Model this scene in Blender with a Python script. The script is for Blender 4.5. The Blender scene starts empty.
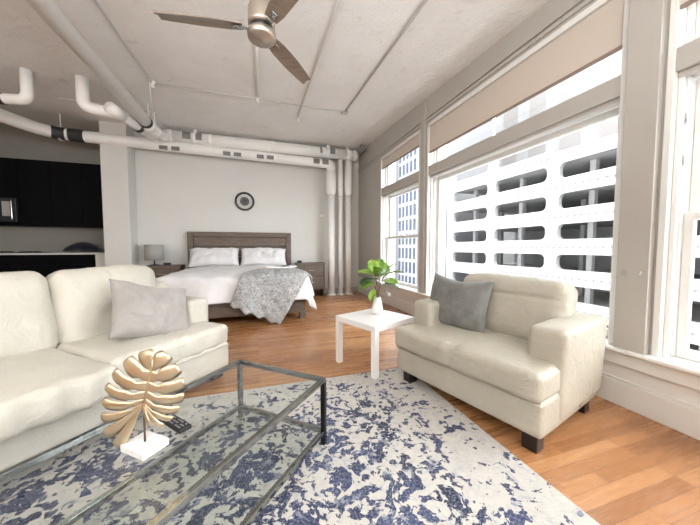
import bpy, bmesh, math, random
from mathutils import Vector, Matrix, noise
R = math.radians
sc = bpy.context.scene
C = sc.collection

# ------------------------------------------------------------------ camera, world, light, exposure
cam_d = bpy.data.cameras.new('camera'); cam = bpy.data.objects.new('camera', cam_d); C.objects.link(cam)
cam.location = (0, 0, 1.1)
cam.rotation_euler = (R(90 - 3.0), 0, R(-18.0))
cam_d.sensor_fit = 'HORIZONTAL'; cam_d.sensor_width = 36.0; cam_d.lens = 36.0 * 285.0 / 700.0
cam_d.clip_start = 0.02; cam_d.clip_end = 400
sc.camera = cam

w = bpy.data.worlds.new('overcast_sky'); sc.world = w; w.use_nodes = True
bg = w.node_tree.nodes['Background']
bg.inputs[0].default_value = (0.965, 0.98, 1.0, 1); bg.inputs[1].default_value = 7.4

def portal(name, y0, y1, z0, z1):
    l = bpy.data.lights.new(name, 'AREA'); l.shape = 'RECTANGLE'; l.size = z1 - z0; l.size_y = y1 - y0
    l.cycles.is_portal = True
    o = bpy.data.objects.new(name, l); C.objects.link(o)
    o.location = (2.75, (y0 + y1) / 2, (z0 + z1) / 2); o.rotation_euler = (0, R(90), 0)
for k, (a, b) in enumerate([(3.85, 5.4), (1.31, 3.7), (-0.4, 1.11), (-3.1, -0.6)]):
    portal('window_daylight', a, b, 0.45, 2.95)

def area(name, loc, rot, sx, sy, e, col=(1, 1, 1)):
    l = bpy.data.lights.new(name, 'AREA'); l.shape = 'RECTANGLE'; l.size = sx; l.size_y = sy
    l.energy = e; l.color = col
    o = bpy.data.objects.new(name, l); C.objects.link(o); o.location = loc; o.rotation_euler = rot
    return o
# added fill light, unseen behind the camera, aimed up to brighten the ceiling
area('ceiling_fill_light', (-1.4, -1.6, 1.9), (R(180 - 12), 0, 0), 5.0, 2.2, 250, (1.0, 0.995, 0.985))

vs = sc.view_settings
sc.display_settings.display_device = 'sRGB'
vs.view_transform = 'Standard'; vs.look = 'None'; vs.gamma = 1.0; vs.use_curve_mapping = False
vs.exposure = 0.76
sc.cycles.max_bounces = 12; sc.cycles.diffuse_bounces = 7; sc.cycles.transparent_max_bounces = 16
sc.cycles.glossy_bounces = 5; sc.cycles.sample_clamp_indirect = 8
sc.cycles.caustics_reflective = False; sc.cycles.caustics_refractive = False

# ------------------------------------------------------------------ materials
def nmat(name, col, rough=0.6, metal=0.0, spec=0.5):
    m = bpy.data.materials.new(name); m.use_nodes = True
    b = m.node_tree.nodes['Principled BSDF']
    b.inputs['Base Color'].default_value = (*col, 1); b.inputs['Roughness'].default_value = rough
    b.inputs['Metallic'].default_value = metal; b.inputs['Specular IOR Level'].default_value = spec
    return m
def N(m, t, **kw):
    n = m.node_tree.nodes.new(t)
    for k, v in kw.items(): setattr(n, k, v)
    return n
def L(m, a, b): m.node_tree.links.new(a, b)
def B(m): return m.node_tree.nodes['Principled BSDF']
def mix(m, fac, c1, c2, blend='MIX'):
    n = N(m, 'ShaderNodeMix', data_type='RGBA', blend_type=blend)
    for i, v in ((0, fac), (6, c1), (7, c2)):
        if isinstance(v, (int, float)): n.inputs[i].default_value = v
        elif isinstance(v, tuple): n.inputs[i].default_value = (*v, 1)
        else: L(m, v, n.inputs[i])
    return n.outputs[2]
def ramp(m, src, stops):
    r = N(m, 'ShaderNodeValToRGB'); L(m, src, r.inputs[0])
    e = r.color_ramp.elements
    while len(e) < len(stops): e.new(0.5)
    for i, (p, c) in enumerate(stops):
        e[i].position = p; e[i].color = (*c, 1) if isinstance(c, tuple) else (c, c, c, 1)
    return r.outputs[0]
def tex(m, scale, detail=4, rough=0.5, dist=0.0, vec=None, coord='Object', stretch=None):
    n = N(m, 'ShaderNodeTexNoise'); n.inputs['Scale'].default_value = scale
    n.inputs['Detail'].default_value = detail; n.inputs['Roughness'].default_value = rough
    n.inputs['Distortion'].default_value = dist
    if vec is None:
        tc = N(m, 'ShaderNodeTexCoord'); vec = tc.outputs[coord]
    if stretch:
        mp = N(m, 'ShaderNodeMapping'); mp.inputs['Scale'].default_value = stretch
        L(m, vec, mp.inputs[0]); vec = mp.outputs[0]
    L(m, vec, n.inputs['Vector'])
    return n.outputs[0]
def bump(m, src, strength=0.2, dist=0.01):
    b = N(m, 'ShaderNodeBump'); b.inputs['Strength'].default_value = strength; b.inputs['Distance'].default_value = dist
    L(m, src, b.inputs['Height']); L(m, b.outputs[0], B(m).inputs['Normal'])
def painted(name, col, rough=0.6, var=0.05, scale=3.0, bs=0.08):
    m = nmat(name, col, rough)
    n = tex(m, scale, 6, 0.6)
    d = tuple(max(0, c * (1 - var * 2)) for c in col)
    L(m, mix(m, ramp(m, n, [(0.3, 0.0), (0.7, 1.0)]), d, col), B(m).inputs['Base Color'])
    bump(m, tex(m, scale * 12, 4), bs, 0.005)
    return m
def woodm(name, c1, c2, stretch=(1.5, 14, 14), rough=0.5):
    m = nmat(name, c1, rough)
    n = tex(m, 2.2, 8, 0.65, 1.2, stretch=stretch)
    L(m, mix(m, ramp(m, n, [(0.35, 0.0), (0.65, 1.0)]), c1, c2), B(m).inputs['Base Color'])
    bump(m, n, 0.15, 0.004)
    return m

M = {}
M['wall'] = painted('grey_white_wall_paint', (0.66, 0.66, 0.635), 0.7, 0.02, 1.2, 0.05)
M['trim'] = painted('taupe_shaded_trim_paint', (0.44, 0.418, 0.385), 0.45, 0.02, 2, 0.05)  # upper trim, its backlit shade painted into the colour
M['lower_trim'] = painted('off_white_lit_trim_paint', (0.66, 0.645, 0.615), 0.45, 0.02, 2, 0.05)  # trim below the sills, lighter: light off the floor painted in
M['sash'] = painted('white_sash_paint', (0.74, 0.74, 0.72), 0.4, 0.02, 2, 0.03)
M['pipe'] = painted('white_pipe_paint', (0.88, 0.88, 0.865), 0.4, 0.03, 4, 0.12)
M['kitchen_wall'] = painted('kitchen_wall_paint', (0.27, 0.26, 0.235), 0.7, 0.03)

# ceiling: rough painted concrete with patched strips
m = M['ceiling'] = nmat('painted_concrete', (0.72, 0.71, 0.68), 0.75)
tc = N(m, 'ShaderNodeTexCoord')
big = tex(m, 0.9, 5, 0.6, 0.5, vec=tc.outputs['Object'])
col = mix(m, ramp(m, big, [(0.3, 0.0), (0.7, 1.0)]), (0.75, 0.745, 0.725), (0.83, 0.83, 0.82))
spots = tex(m, 5.5, 10, 0.72, 0.4, vec=tc.outputs['Object'])
col = mix(m, ramp(m, spots, [(0.60, 0.0), (0.70, 0.75)]), col, (0.58, 0.55, 0.50))
L(m, col, B(m).inputs['Base Color'])
vor = N(m, 'ShaderNodeTexNoise'); vor.inputs['Scale'].default_value = 6; vor.inputs['Detail'].default_value = 10
vor.inputs['Roughness'].default_value = 0.7; L(m, tc.outputs['Object'], vor.inputs['Vector'])
bump(m, ramp(m, vor.outputs[0], [(0.35, 0.0), (0.75, 1.0)]), 0.5, 0.03)

# oak strip floor, boards along X
m = M['floor'] = nmat('oak_strip_floor', (0.5, 0.3, 0.16), 0.33)
tc = N(m, 'ShaderNodeTexCoord')
br = N(m, 'ShaderNodeTexBrick'); br.offset = 0.37; br.offset_frequency = 3; br.squash = 1.0
br.inputs['Color1'].default_value = (0, 0, 0, 1); br.inputs['Color2'].default_value = (1, 1, 1, 1)
br.inputs['Mortar'].default_value = (0.5, 0.5, 0.5, 1)
br.inputs['Scale'].default_value = 1.0; br.inputs['Mortar Size'].default_value = 0.0009
br.inputs['Brick Width'].default_value = 0.95; br.inputs['Row Height'].default_value = 0.070
L(m, tc.outputs['Object'], br.inputs['Vector'])
wn = N(m, 'ShaderNodeTexWhiteNoise', noise_dimensions='1D')
L(m, br.outputs['Color'], wn.inputs['W'])
colb = ramp(m, br.outputs['Color'], [(0.0, (0.24, 0.105, 0.042)), (0.3, (0.34, 0.155, 0.062)), (0.62, (0.42, 0.20, 0.085)), (1.0, (0.52, 0.28, 0.13))])
addv = N(m, 'ShaderNodeVectorMath', operation='ADD')
scv = N(m, 'ShaderNodeVectorMath', operation='SCALE'); scv.inputs['Scale'].default_value = 9.0
L(m, br.outputs['Color'], scv.inputs[0]); L(m, tc.outputs['Object'], addv.inputs[0]); L(m, scv.outputs[0], addv.inputs[1])
gr = tex(m, 2.0, 8, 0.65, 1.6, vec=addv.outputs[0], stretch=(1.0, 16, 1))
colg = mix(m, ramp(m, gr, [(0.38, 0.55), (0.6, 0.0)]), colb, (0.30, 0.135, 0.055))
colf = mix(m, br.outputs['Fac'], colg, (0.14, 0.07, 0.035))
L(m, colf, B(m).inputs['Base Color'])
rr = ramp(m, gr, [(0.3, 0.32), (0.7, 0.22)]); L(m, rr, B(m).inputs['Roughness'])
bump(m, br.outputs['Fac'], -0.25, 0.002)

# rug: ivory with distressed navy flowers
m = M['rug'] = nmat('distressed_rug_pile', (0.7, 0.68, 0.64), 0.95, 0, 0.1)
tc = N(m, 'ShaderNodeTexCoord')
warp = N(m, 'ShaderNodeTexNoise'); warp.inputs['Scale'].default_value = 3.2; warp.inputs['Detail'].default_value = 3
L(m, tc.outputs['Object'], warp.inputs['Vector'])
wsc = N(m, 'ShaderNodeVectorMath', operation='SCALE'); wsc.inputs['Scale'].default_value = 0.30
L(m, warp.outputs['Color'], wsc.inputs[0])
wad = N(m, 'ShaderNodeVectorMath', operation='ADD'); L(m, tc.outputs['Object'], wad.inputs[0]); L(m, wsc.outputs[0], wad.inputs[1])
n1 = tex(m, 11, 4.5, 0.66, 0.8, vec=wad.outputs[0])
n2 = tex(m, 26, 4, 0.7, 0.4, vec=tc.outputs['Object'])
sepx = N(m, 'ShaderNodeSeparateXYZ'); L(m, tc.outputs['Object'], sepx.inputs[0])
def mth(op, a, b=None, c=None):
    n = N(m, 'ShaderNodeMath', operation=op)
    for i, v in enumerate((a, b, c)):
        if v is None: continue
        if isinstance(v, (int, float)): n.inputs[i].default_value = v
        else: L(m, v, n.inputs[i])
    return n.outputs[0]
RUGX0, RUGX1, RUGY0, RUGY1 = -1.55, 1.27, -1.4, 2.28
ex = mth('SUBTRACT', (RUGX1 - RUGX0) / 2, mth('ABSOLUTE', sepx.outputs[0]))
ey = mth('SUBTRACT', (RUGY1 - RUGY0) / 2, mth('ABSOLUTE', sepx.outputs[1]))
edge = mth('MINIMUM', ex, ey)
em = N(m, 'ShaderNodeMapRange'); L(m, edge, em.inputs[0])
em.inputs[1].default_value = 0.0; em.inputs[2].default_value = 0.55; em.inputs[3].default_value = -0.105; em.inputs[4].default_value = 0.028
big = tex(m, 1.6, 2, 0.5, vec=tc.outputs['Object'])
wf = N(m, 'ShaderNodeTexNoise'); wf.inputs['Scale'].default_value = 16; wf.inputs['Detail'].default_value = 3
L(m, tc.outputs['Object'], wf.inputs['Vector'])
wfs = N(m, 'ShaderNodeVectorMath', operation='SCALE'); wfs.inputs['Scale'].default_value = 0.075; L(m, wf.outputs['Color'], wfs.inputs[0])
wfa = N(m, 'ShaderNodeVectorMath', operation='ADD'); L(m, tc.outputs['Object'], wfa.inputs[0]); L(m, wfs.outputs[0], wfa.inputs[1])
vo = N(m, 'ShaderNodeTexVoronoi'); vo.inputs['Scale'].default_value = 25; L(m, wfa.outputs[0], vo.inputs['Vector'])
dens = mth('ADD', mth('MULTIPLY', mth('SUBTRACT', n1, 0.5), 4.2), mth('MULTIPLY', em.outputs[0], 4.6))
dens = mth('ADD', dens, mth('MULTIPLY', mth('SUBTRACT', big, 0.5), 0.7))
dens = mth('ADD', dens, mth('MULTIPLY', mth('SUBTRACT', n2, 0.5), 1.0))
val = mth('SUBTRACT', mth('ADD', dens, 0.45), vo.outputs['Distance'])
mask = ramp(m, mth('MULTIPLY_ADD', val, 1.0, 0.5), [(0.49, 0.0), (0.55, 1.0)])
n3 = tex(m, 3.0, 3, 0.6, vec=tc.outputs['Object'])
blue = mix(m, ramp(m, n3, [(0.4, 0.0), (0.6, 1.0)]), (0.022, 0.030, 0.068), (0.048, 0.065, 0.14))
fine = tex(m, 90, 3, 0.7, vec=tc.outputs['Object'])
ivory = mix(m, ramp(m, n2, [(0.4, 0.0), (0.62, 0.8)]), (0.53, 0.505, 0.465), (0.43, 0.42, 0.405))
col = mix(m, mask, ivory, blue)
greyish = ramp(m, tex(m, 14, 5, 0.7, 0.6, vec=tc.outputs['Object']), [(0.56, 0.0), (0.62, 0.6)])
col = mix(m, greyish, col, (0.33, 0.35, 0.40))
col = mix(m, ramp(m, fine, [(0.45, 0.0), (0.7, 0.35)]), col, (0.56, 0.545, 0.52))
L(m, col, B(m).inputs['Base Color'])
bump(m, fine, 0.7, 0.006)

def leather(name, c1, c2):
    m = nmat(name, c1, 0.42)
    n = tex(m, 3.0, 5, 0.6, 0.5)
    L(m, mix(m, ramp(m, n, [(0.35, 0.0), (0.7, 1.0)]), c1, c2), B(m).inputs['Base Color'])
    a = tex(m, 9, 4, 0.6, 1.0); v = N(m, 'ShaderNodeTexVoronoi'); v.inputs['Scale'].default_value = 260
    tcx = N(m, 'ShaderNodeTexCoord'); L(m, tcx.outputs['Object'], v.inputs['Vector'])
    s = N(m, 'ShaderNodeMath', operation='MULTIPLY_ADD'); L(m, v.outputs[0], s.inputs[0]); s.inputs[1].default_value = 0.08; L(m, a, s.inputs[2])
    bump(m, s.outputs[0], 0.55, 0.02)
    return m
M['leather_white'] = leather('ivory_leather', (0.54, 0.52, 0.455), (0.62, 0.60, 0.535))
M['leather_cream'] = leather('cream_leather', (0.40, 0.37, 0.305), (0.47, 0.44, 0.37))
def fabric(name, c1, c2, sc_=220, rough=0.95, sheen=0.3):
    m = nmat(name, c1, rough, 0, 0.15)
    B(m).inputs['Sheen Weight'].default_value = sheen
    n = tex(m, 6, 5, 0.6, 0.8)
    L(m, mix(m, ramp(m, n, [(0.35, 0.0), (0.65, 1.0)]), c1, c2), B(m).inputs['Base Color'])
    bump(m, tex(m, sc_, 3, 0.7), 0.35, 0.003)
    return m
M['pillow_taupe'] = fabric('taupe_velvet', (0.31, 0.29, 0.275), (0.40, 0.38, 0.365))
M['pillow_grey'] = fabric('grey_velvet', (0.14, 0.14, 0.13), (0.21, 0.21, 0.20))
M['bedding'] = fabric('white_cotton', (0.66, 0.655, 0.67), (0.72, 0.715, 0.725), 80, 0.9, 0.1)
m = M['throw'] = nmat('grey_chunky_knit', (0.4, 0.4, 0.4), 0.95, 0, 0.1)
n = tex(m, 28, 5, 0.7, 1.5)
L(m, mix(m, ramp(m, n, [(0.4, 0.0), (0.6, 1.0)]), (0.26, 0.27, 0.275), (0.60, 0.60, 0.605)), B(m).inputs['Base Color']); bump(m, n, 1.0, 0.02)
M['bed_wood'] = woodm('weathered_grey_brown_wood', (0.085, 0.062, 0.047), (0.165, 0.125, 0.098))
M['dark_wood'] = nmat('espresso_wood_leg', (0.015, 0.011, 0.01), 0.35)
M['steel'] = nmat('polished_steel', (0.36, 0.37, 0.365), 0.12, 1.0)
M['steel_black'] = nmat('dark_steel', (0.03, 0.03, 0.032), 0.3, 0.8)
M['nickel'] = nmat('brushed_nickel', (0.52, 0.46, 0.39), 0.38, 0.9)
M['blade'] = woodm('walnut_fan_blade', (0.17, 0.13, 0.10), (0.24, 0.19, 0.15), (1, 9, 9), 0.28)
m = M['gold'] = nmat('champagne_gold', (0.62, 0.49, 0.335), 0.32, 0.9)
M['bronze'] = nmat('bronze_rod', (0.22, 0.14, 0.09), 0.35, 0.9)
m = M['marble'] = nmat('white_marble', (0.86, 0.85, 0.84), 0.25)
L(m, mix(m, ramp(m, tex(m, 16, 8, 0.7, 2.0), [(0.50, 0.0), (0.6, 0.35), (0.66, 0.0)]), (0.86, 0.85, 0.84), (0.62, 0.60, 0.59)), B(m).inputs['Base Color'])
M['white_lacquer'] = painted('white_lacquer', (0.84, 0.84, 0.83), 0.35, 0.01, 2, 0.01)
M['ceramic'] = nmat('white_ceramic', (0.80, 0.79, 0.76), 0.4)
m = M['leaf'] = nmat('fiddle_leaf', (0.16, 0.30, 0.045), 0.35)
n = tex(m, 9, 3, 0.5); L(m, mix(m, ramp(m, n, [(0.4, 0.0), (0.6, 1.0)]), (0.09, 0.22, 0.03), (0.30, 0.46, 0.08)), B(m).inputs['Base Color'])
M['leaf_dark'] = nmat('dark_leaf', (0.03, 0.075, 0.03), 0.35)
M['stem'] = nmat('brown_stem', (0.16, 0.10, 0.05), 0.7)
M['petal'] = nmat('white_green_petal', (0.62, 0.68, 0.66), 0.6)
M['black_gloss'] = nmat('black_cabinet_lacquer', (0.003, 0.003, 0.004), 0.6, 0, 0.08)
M['black_plastic'] = nmat('black_plastic', (0.012, 0.012, 0.014), 0.35)
M['grey_button'] = nmat('grey_rubber_button', (0.35, 0.35, 0.36), 0.5)
M['black_cloth'] = fabric('black_cloth', (0.008, 0.009, 0.016), (0.014, 0.015, 0.025))
M['counter'] = nmat('pale_stone_counter', (0.62, 0.62, 0.60), 0.3)
M['chrome'] = nmat('chrome', (0.7, 0.7, 0.7), 0.15, 1.0)
M['label_grey'] = nmat('grey_pipe_sticker', (0.20, 0.20, 0.195), 0.6)
M['black_band'] = nmat('black_rubber_band', (0.03, 0.03, 0.03), 0.6)
M['conduit'] = nmat('painted_conduit', (0.55, 0.54, 0.51), 0.5)
M['conduit_white'] = nmat('white_painted_conduit', (0.80, 0.79, 0.77), 0.45)
m = M['shade'] = nmat('beige_roller_fabric', (0.66, 0.59, 0.52), 0.9, 0, 0.1)
bump(m, tex(m, 400, 2), 0.2, 0.001)
# translucent blind cloth lets some daylight through
B(m).inputs['Transmission Weight'].default_value = 0.0
tr = N(m, 'ShaderNodeBsdfTranslucent'); tr.inputs[0].default_value = (0.62, 0.54, 0.48, 1)
mx = N(m, 'ShaderNodeMixShader'); mx.inputs[0].default_value = 0.2
L(m, B(m).outputs[0], mx.inputs[1]); L(m, tr.outputs[0], mx.inputs[2]); L(m, mx.outputs[0], m.node_tree.nodes['Material Output'].inputs[0])
M['shade_bar'] = nmat('taupe_hem_bar', (0.25, 0.19, 0.16), 0.6)
m = M['lamp_glass'] = nmat('smoky_lamp_fabric', (0.40, 0.40, 0.385), 0.7); B(m).inputs['Alpha'].default_value = 0.85
M['paper'] = nmat('white_paper', (0.85, 0.85, 0.83), 0.8)
M['ink'] = nmat('grey_cover', (0.22, 0.22, 0.22), 0.6)
M['facade'] = painted('white_concrete_facade', (0.185, 0.183, 0.18), 0.8, 0.04, 0.4)
M['garage_in'] = painted('garage_interior_concrete', (0.30, 0.295, 0.295), 0.9, 0.1, 0.3)
M['facade_soft'] = nmat('pinkish_far_cladding', (0.165, 0.155, 0.15), 0.9, 0, 0.1)
M['facade_far'] = nmat('pale_far_facade', (0.125, 0.125, 0.13), 0.8)
M['facade_glass'] = nmat('blue_grey_far_glazing', (0.032, 0.038, 0.055), 0.9, 0, 0.05)
M['street'] = nmat('grey_asphalt', (0.25, 0.25, 0.25), 0.9)
M['railing'] = nmat('dark_railing', (0.03, 0.03, 0.035), 0.5)

def glassmat(name, tint, ior=0.04, maxr=0.9):
    m = bpy.data.materials.new(name); m.use_nodes = True; nt = m.node_tree; nt.nodes.clear()
    o = nt.nodes.new('ShaderNodeOutputMaterial'); t = nt.nodes.new('ShaderNodeBsdfTransparent'); t.inputs[0].default_value = (*tint, 1)
    g = nt.nodes.new('ShaderNodeBsdfGlossy'); g.inputs['Roughness'].default_value = 0.0
    lw = nt.nodes.new('ShaderNodeLayerWeight'); lw.inputs[0].default_value = 0.5
    pw = nt.nodes.new('ShaderNodeMath'); pw.operation = 'POWER'; pw.inputs[1].default_value = 5.0; nt.links.new(lw.outputs['Facing'], pw.inputs[0])
    f = nt.nodes.new('ShaderNodeMath'); f.operation = 'MULTIPLY_ADD'; f.inputs[1].default_value = maxr; f.inputs[2].default_value = ior
    nt.links.new(pw.outputs[0], f.inputs[0])
    x = nt.nodes.new('ShaderNodeMixShader')
    nt.links.new(f.outputs[0], x.inputs[0]); nt.links.new(t.outputs[0], x.inputs[1]); nt.links.new(g.outputs[0], x.inputs[2])
    nt.links.new(x.outputs[0], o.inputs[0])
    return m
M['pane'] = glassmat('window_glass', (0.97, 0.98, 0.98), 0.02, 0.5)
M['table_glass'] = glassmat('greenish_table_glass', (0.965, 0.98, 0.972), 0.035, 0.6)

# ------------------------------------------------------------------ mesh helpers
def link(name, bm, mat, parent=None, smooth=False, loc=None, rot=None):
    bmesh.ops.recalc_face_normals(bm, faces=bm.faces[:])
    me = bpy.data.meshes.new(name); bm.to_mesh(me); bm.free()
    if isinstance(mat, (list, tuple)):
        for x in mat: me.materials.append(x)
    else: me.materials.append(mat)
    if smooth:
        for p in me.polygons: p.use_smooth = True
    o = bpy.data.objects.new(name, me); C.objects.link(o)
    if parent: o.parent = parent
    if loc is not None: o.location = loc
    if rot is not None: o.rotation_euler = rot
    return o
def bx(bm, x0, x1, y0, y1, z0, z1, bev=0.0, mi=0, Mx=None):
    r = bmesh.ops.create_cube(bm, size=1.0)
    vs_ = r['verts']
    for v in vs_:
        v.co = Vector((x0 + (v.co.x + .5) * (x1 - x0), y0 + (v.co.y + .5) * (y1 - y0), z0 + (v.co.z + .5) * (z1 - z0)))
    fs = set(f for v in vs_ for f in v.link_faces)
    if bev > 0:
        es = set(e for v in vs_ for e in v.link_edges)
        q = bmesh.ops.bevel(bm, geom=list(es), offset=bev, segments=2, profile=0.5, affect='EDGES')
        fs = set(q['faces']) | set(f for f in fs if f.is_valid)
        vs_ = list(set(v for f in fs for v in f.verts))
    for f in fs:
        if f.is_valid: f.material_index = mi
    if Mx:
        for v in vs_: v.co = Mx @ v.co
    return vs_
def tube(bm, pts, r, seg=12, mi=0, caps=True):
    pts = [Vector(p) for p in pts]
    rs = r if isinstance(r, (list, tuple)) else [r] * len(pts)
    rings = []; prevn = None
    for i, p in enumerate(pts):
        if i == 0: t = pts[1] - p
        elif i == len(pts) - 1: t = p - pts[i - 1]
        else: t = (pts[i + 1] - p).normalized() + (p - pts[i - 1]).normalized()
        t.normalize()
        if prevn is None:
            a = Vector((0, 0, 1)) if abs(t.z) < 0.9 else Vector((1, 0, 0)); n = t.cross(a).normalized()
        else:
            n = (prevn - t * prevn.dot(t)).normalized()
        prevn = n; b = t.cross(n)
        k = 1.0
        rings.append([bm.verts.new(p + (n * math.cos(2 * math.pi * j / seg) + b * math.sin(2 * math.pi * j / seg)) * rs[i] * k) for j in range(seg)])
    for a, b in zip(rings, rings[1:]):
        for j in range(seg):
            f = bm.faces.new((a[j], a[(j + 1) % seg], b[(j + 1) % seg], b[j])); f.material_index = mi
    if caps:
        for rg in (rings[0], rings[-1]):
            f = bm.faces.new(rg); f.material_index = mi
def arc_path(pts, rad, n=6):
    """polyline with rounded corners"""
    pts = [Vector(p) for p in pts]; out = [pts[0]]
    for i in range(1, len(pts) - 1):
        p = pts[i]; a = (pts[i - 1] - p); b = (pts[i + 1] - p)
        ra = min(rad, a.length * .49, b.length * .49)
        p0 = p + a.normalized() * ra; p1 = p + b.normalized() * ra
        for k in range(n + 1):
            t = k / n; out.append(p0 * (1 - t) ** 2 + p * 2 * t * (1 - t) + p1 * t * t)
    out.append(pts[-1]); return out
def lathe(bm, prof, seg=32, c=(0, 0, 0), mi=0, wob=None):
    rings = []
    for (r, z) in prof:
        rings.append([bm.verts.new((c[0] + (r * (wob(j / seg, z) if wob else 1)) * math.cos(2 * math.pi * j / seg), c[1] + (r * (wob(j / seg, z) if wob else 1)) * math.sin(2 * math.pi * j / seg), c[2] + z)) for j in range(seg)])
    for a, b in zip(rings, rings[1:]):
        for j in range(seg):
            f = bm.faces.new((a[j], a[(j + 1) % seg], b[(j + 1) % seg], b[j])); f.material_index = mi
    for rg in (rings[0], rings[-1]):
        if (rg[0].co - rg[seg // 2].co).length > 1e-4:
            f = bm.faces.new(rg); f.material_index = mi
def soft(bm, x0, x1, y0, y1, z0, z1, r=0.05, n=18, bulge=(0, 0, 0), amp=0.0, nsc=3.0, fn=None, seed=0.0, Mx=None):
    """rounded upholstery block with bulging faces"""
    h = Vector(((x1 - x0) / 2, (y1 - y0) / 2, (z1 - z0) / 2)); c = Vector(((x0 + x1) / 2, (y0 + y1) / 2, (z0 + z1) / 2))
    tmp = bmesh.new(); bmesh.ops.create_cube(tmp, size=2.0)
    bmesh.ops.subdivide_edges(tmp, edges=tmp.edges[:], cuts=n, use_grid_fill=True)
    hr = [min(r, q * 0.98) for q in h]
    mp = {}
    for v in tmp.verts:
        u = []
        for i in range(3):
            a = v.co[i]; s = math.copysign(1, a); a = abs(a)
            ti = 1 - hr[i] / h[i]
            # more samples on the rounded edge
            a = a / 0.72 * ti if a < 0.72 else ti + (a - 0.72) / 0.28 * (1 - ti)
            u.append(s * a * h[i])
        p = Vector(u); inn = Vector([max(-(h[i] - hr[i]), min(h[i] - hr[i], p[i])) for i in range(3)])
        d = p - inn
        dn = Vector([d[i] / hr[i] for i in range(3)])
        if dn.length > 1e-6:
            mxc = max(abs(q) for q in dn); dn = dn.normalized() * mxc if mxc < 1 else dn.normalized()
            p = inn + Vector([dn[i] * hr[i] for i in range(3)])
        q = [p[i] / h[i] for i in range(3)]
        e = [max(0, 1 - t * t) for t in q]
        p.x += bulge[0] * q[0] * e[1] * e[2]; p.y += bulge[1] * q[1] * e[0] * e[2]; p.z += bulge[2] * q[2] * e[0] * e[1]
        if amp:
            nn = noise.fractal(Vector((p.x * nsc + seed, p.y * nsc + seed * 1.7, p.z * nsc)), 1.0, 2.0, 4)
            p += Vector(q).normalized() * amp * nn
        if fn: p = fn(p, q)
        p = p + c
        if Mx: p = Mx @ p
        mp[v] = bm.verts.new(p)
    for f in tmp.faces: bm.faces.new([mp[v] for v in f.verts])
    tmp.free()
def tag(o, label=None, cat=None, group=None, kind=None):
    if label: o['label'] = label
    if cat: o['category'] = cat
    if group: o['group'] = group
    if kind: o['kind'] = kind
    return o
def thing(name, label, cat, loc=(0, 0, 0), rz=0.0, group=None):
    o = bpy.data.objects.new(name, None); C.objects.link(o); o.empty_display_size = 0.1
    o.location = loc; o.rotation_euler = (0, 0, rz); return tag(o, label, cat, group)
def struct(name, bm, mat, parent=None, smooth=False):
    o = link(name, bm, mat, parent, smooth)
    if parent is None: o['kind'] = 'structure'
    return o
def copy_tree(o, parent=None):
    c = o.copy(); C.objects.link(c); c.parent = parent
    for ch in list(o.children): copy_tree(ch, c)
    return c

# ------------------------------------------------------------------ room shell
XW, YB, XL, YF = 2.40, 6.70, -5.2, -3.5
def ceil_z(y): return 3.12 + 0.045 * y
bm = bmesh.new(); bx(bm, XL - .2, XW + .3, YF - .2, 7.5, -0.12, 0.0); struct('floor', bm, M['floor'])
bm = bmesh.new()
vsx = bx(bm, XL - .2, XW + .45, YF - .2, 7.5, 0, 0.25)
for v in vsx: v.co.z += ceil_z(v.co.y)
struct('ceiling', bm, M['ceiling'])
# back wall with the boxed column and kitchen recess on the left
bm = bmesh.new()
bx(bm, -2.25, XW + .3, YB, YB + .2, 0, 3.6)
struct('wall_back', bm, M['wall'])
bm = bmesh.new(); bx(bm, -2.66, -2.25, 6.35, 7.3, 0, 3.6, 0.004); struct('wall_column', bm, M['wall'])
bm = bmesh.new(); bx(bm, XL - .2, -2.66, 7.15, 7.35, 0, 3.6); struct('wall_kitchen', bm, M['kitchen_wall'])
bm = bmesh.new(); bx(bm, XL - .2, XL, YF - .2, 7.15, 0, 3.6); struct('wall_left', bm, M['wall'])
bm = bmesh.new(); bx(bm, XL, XW + .3, YF - .2, YF, 0, 3.6); struct('wall_front', bm, M['wall'])
bm = bmesh.new()
bx(bm, -2.86, -1.66, 5.62, 6.70, 3.366, 3.43, 0.003)
struct('ceiling_drop_slab', bm, M['ceiling'])

# window wall. windows: (y0, y1)
ZS, ZT0, ZT1, ZH = 0.41, 2.15, 2.29, 2.90
WIN = [(3.88, 5.36), (1.31, 3.70), (-0.40, 1.11), (-3.15, -0.60)]
XO = XW + .32
bm = bmesh.new()
bx(bm, XW, XO, YF - .2, YB + .2, ZH, 3.6)                          # above the heads
ys = [YF - .2, WIN[3][0], WIN[3][1], WIN[2][0], WIN[2][1], WIN[1][0], WIN[1][1], WIN[0][0], WIN[0][1], YB + .2]
for a, b in zip(ys[0::2], ys[1::2]): bx(bm, XW, XO, a, b, ZS - .03, ZH)
struct('wall_right', bm, M['trim'])
bm = bmesh.new(); bx(bm, XW, XO, YF - .2, YB + .2, 0, ZS - .03); struct('wall_right_lower', bm, M['lower_trim'])
# pilaster between big and right window, slimmer one between the small and the big window, head mouldings
bm = bmesh.new(); bx(bm, XW - .05, XW, 1.125, 1.295, ZS, 3.16, 0.004); struct('trim_1', bm, M['trim'])
bm = bmesh.new(); bx(bm, XW - .035, XW, 3.73, 3.85, ZS, 3.24, 0.004); struct('trim_2', bm, M['trim'])
bm = bmesh.new()
bx(bm, XW - .018, XW, YF, YB, 2.93, 2.965, 0.006); bx(bm, XW - .026, XW, YF, YB, 2.98, 3.0, 0.004)
struct('trim_3', bm, M['trim'])
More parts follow.
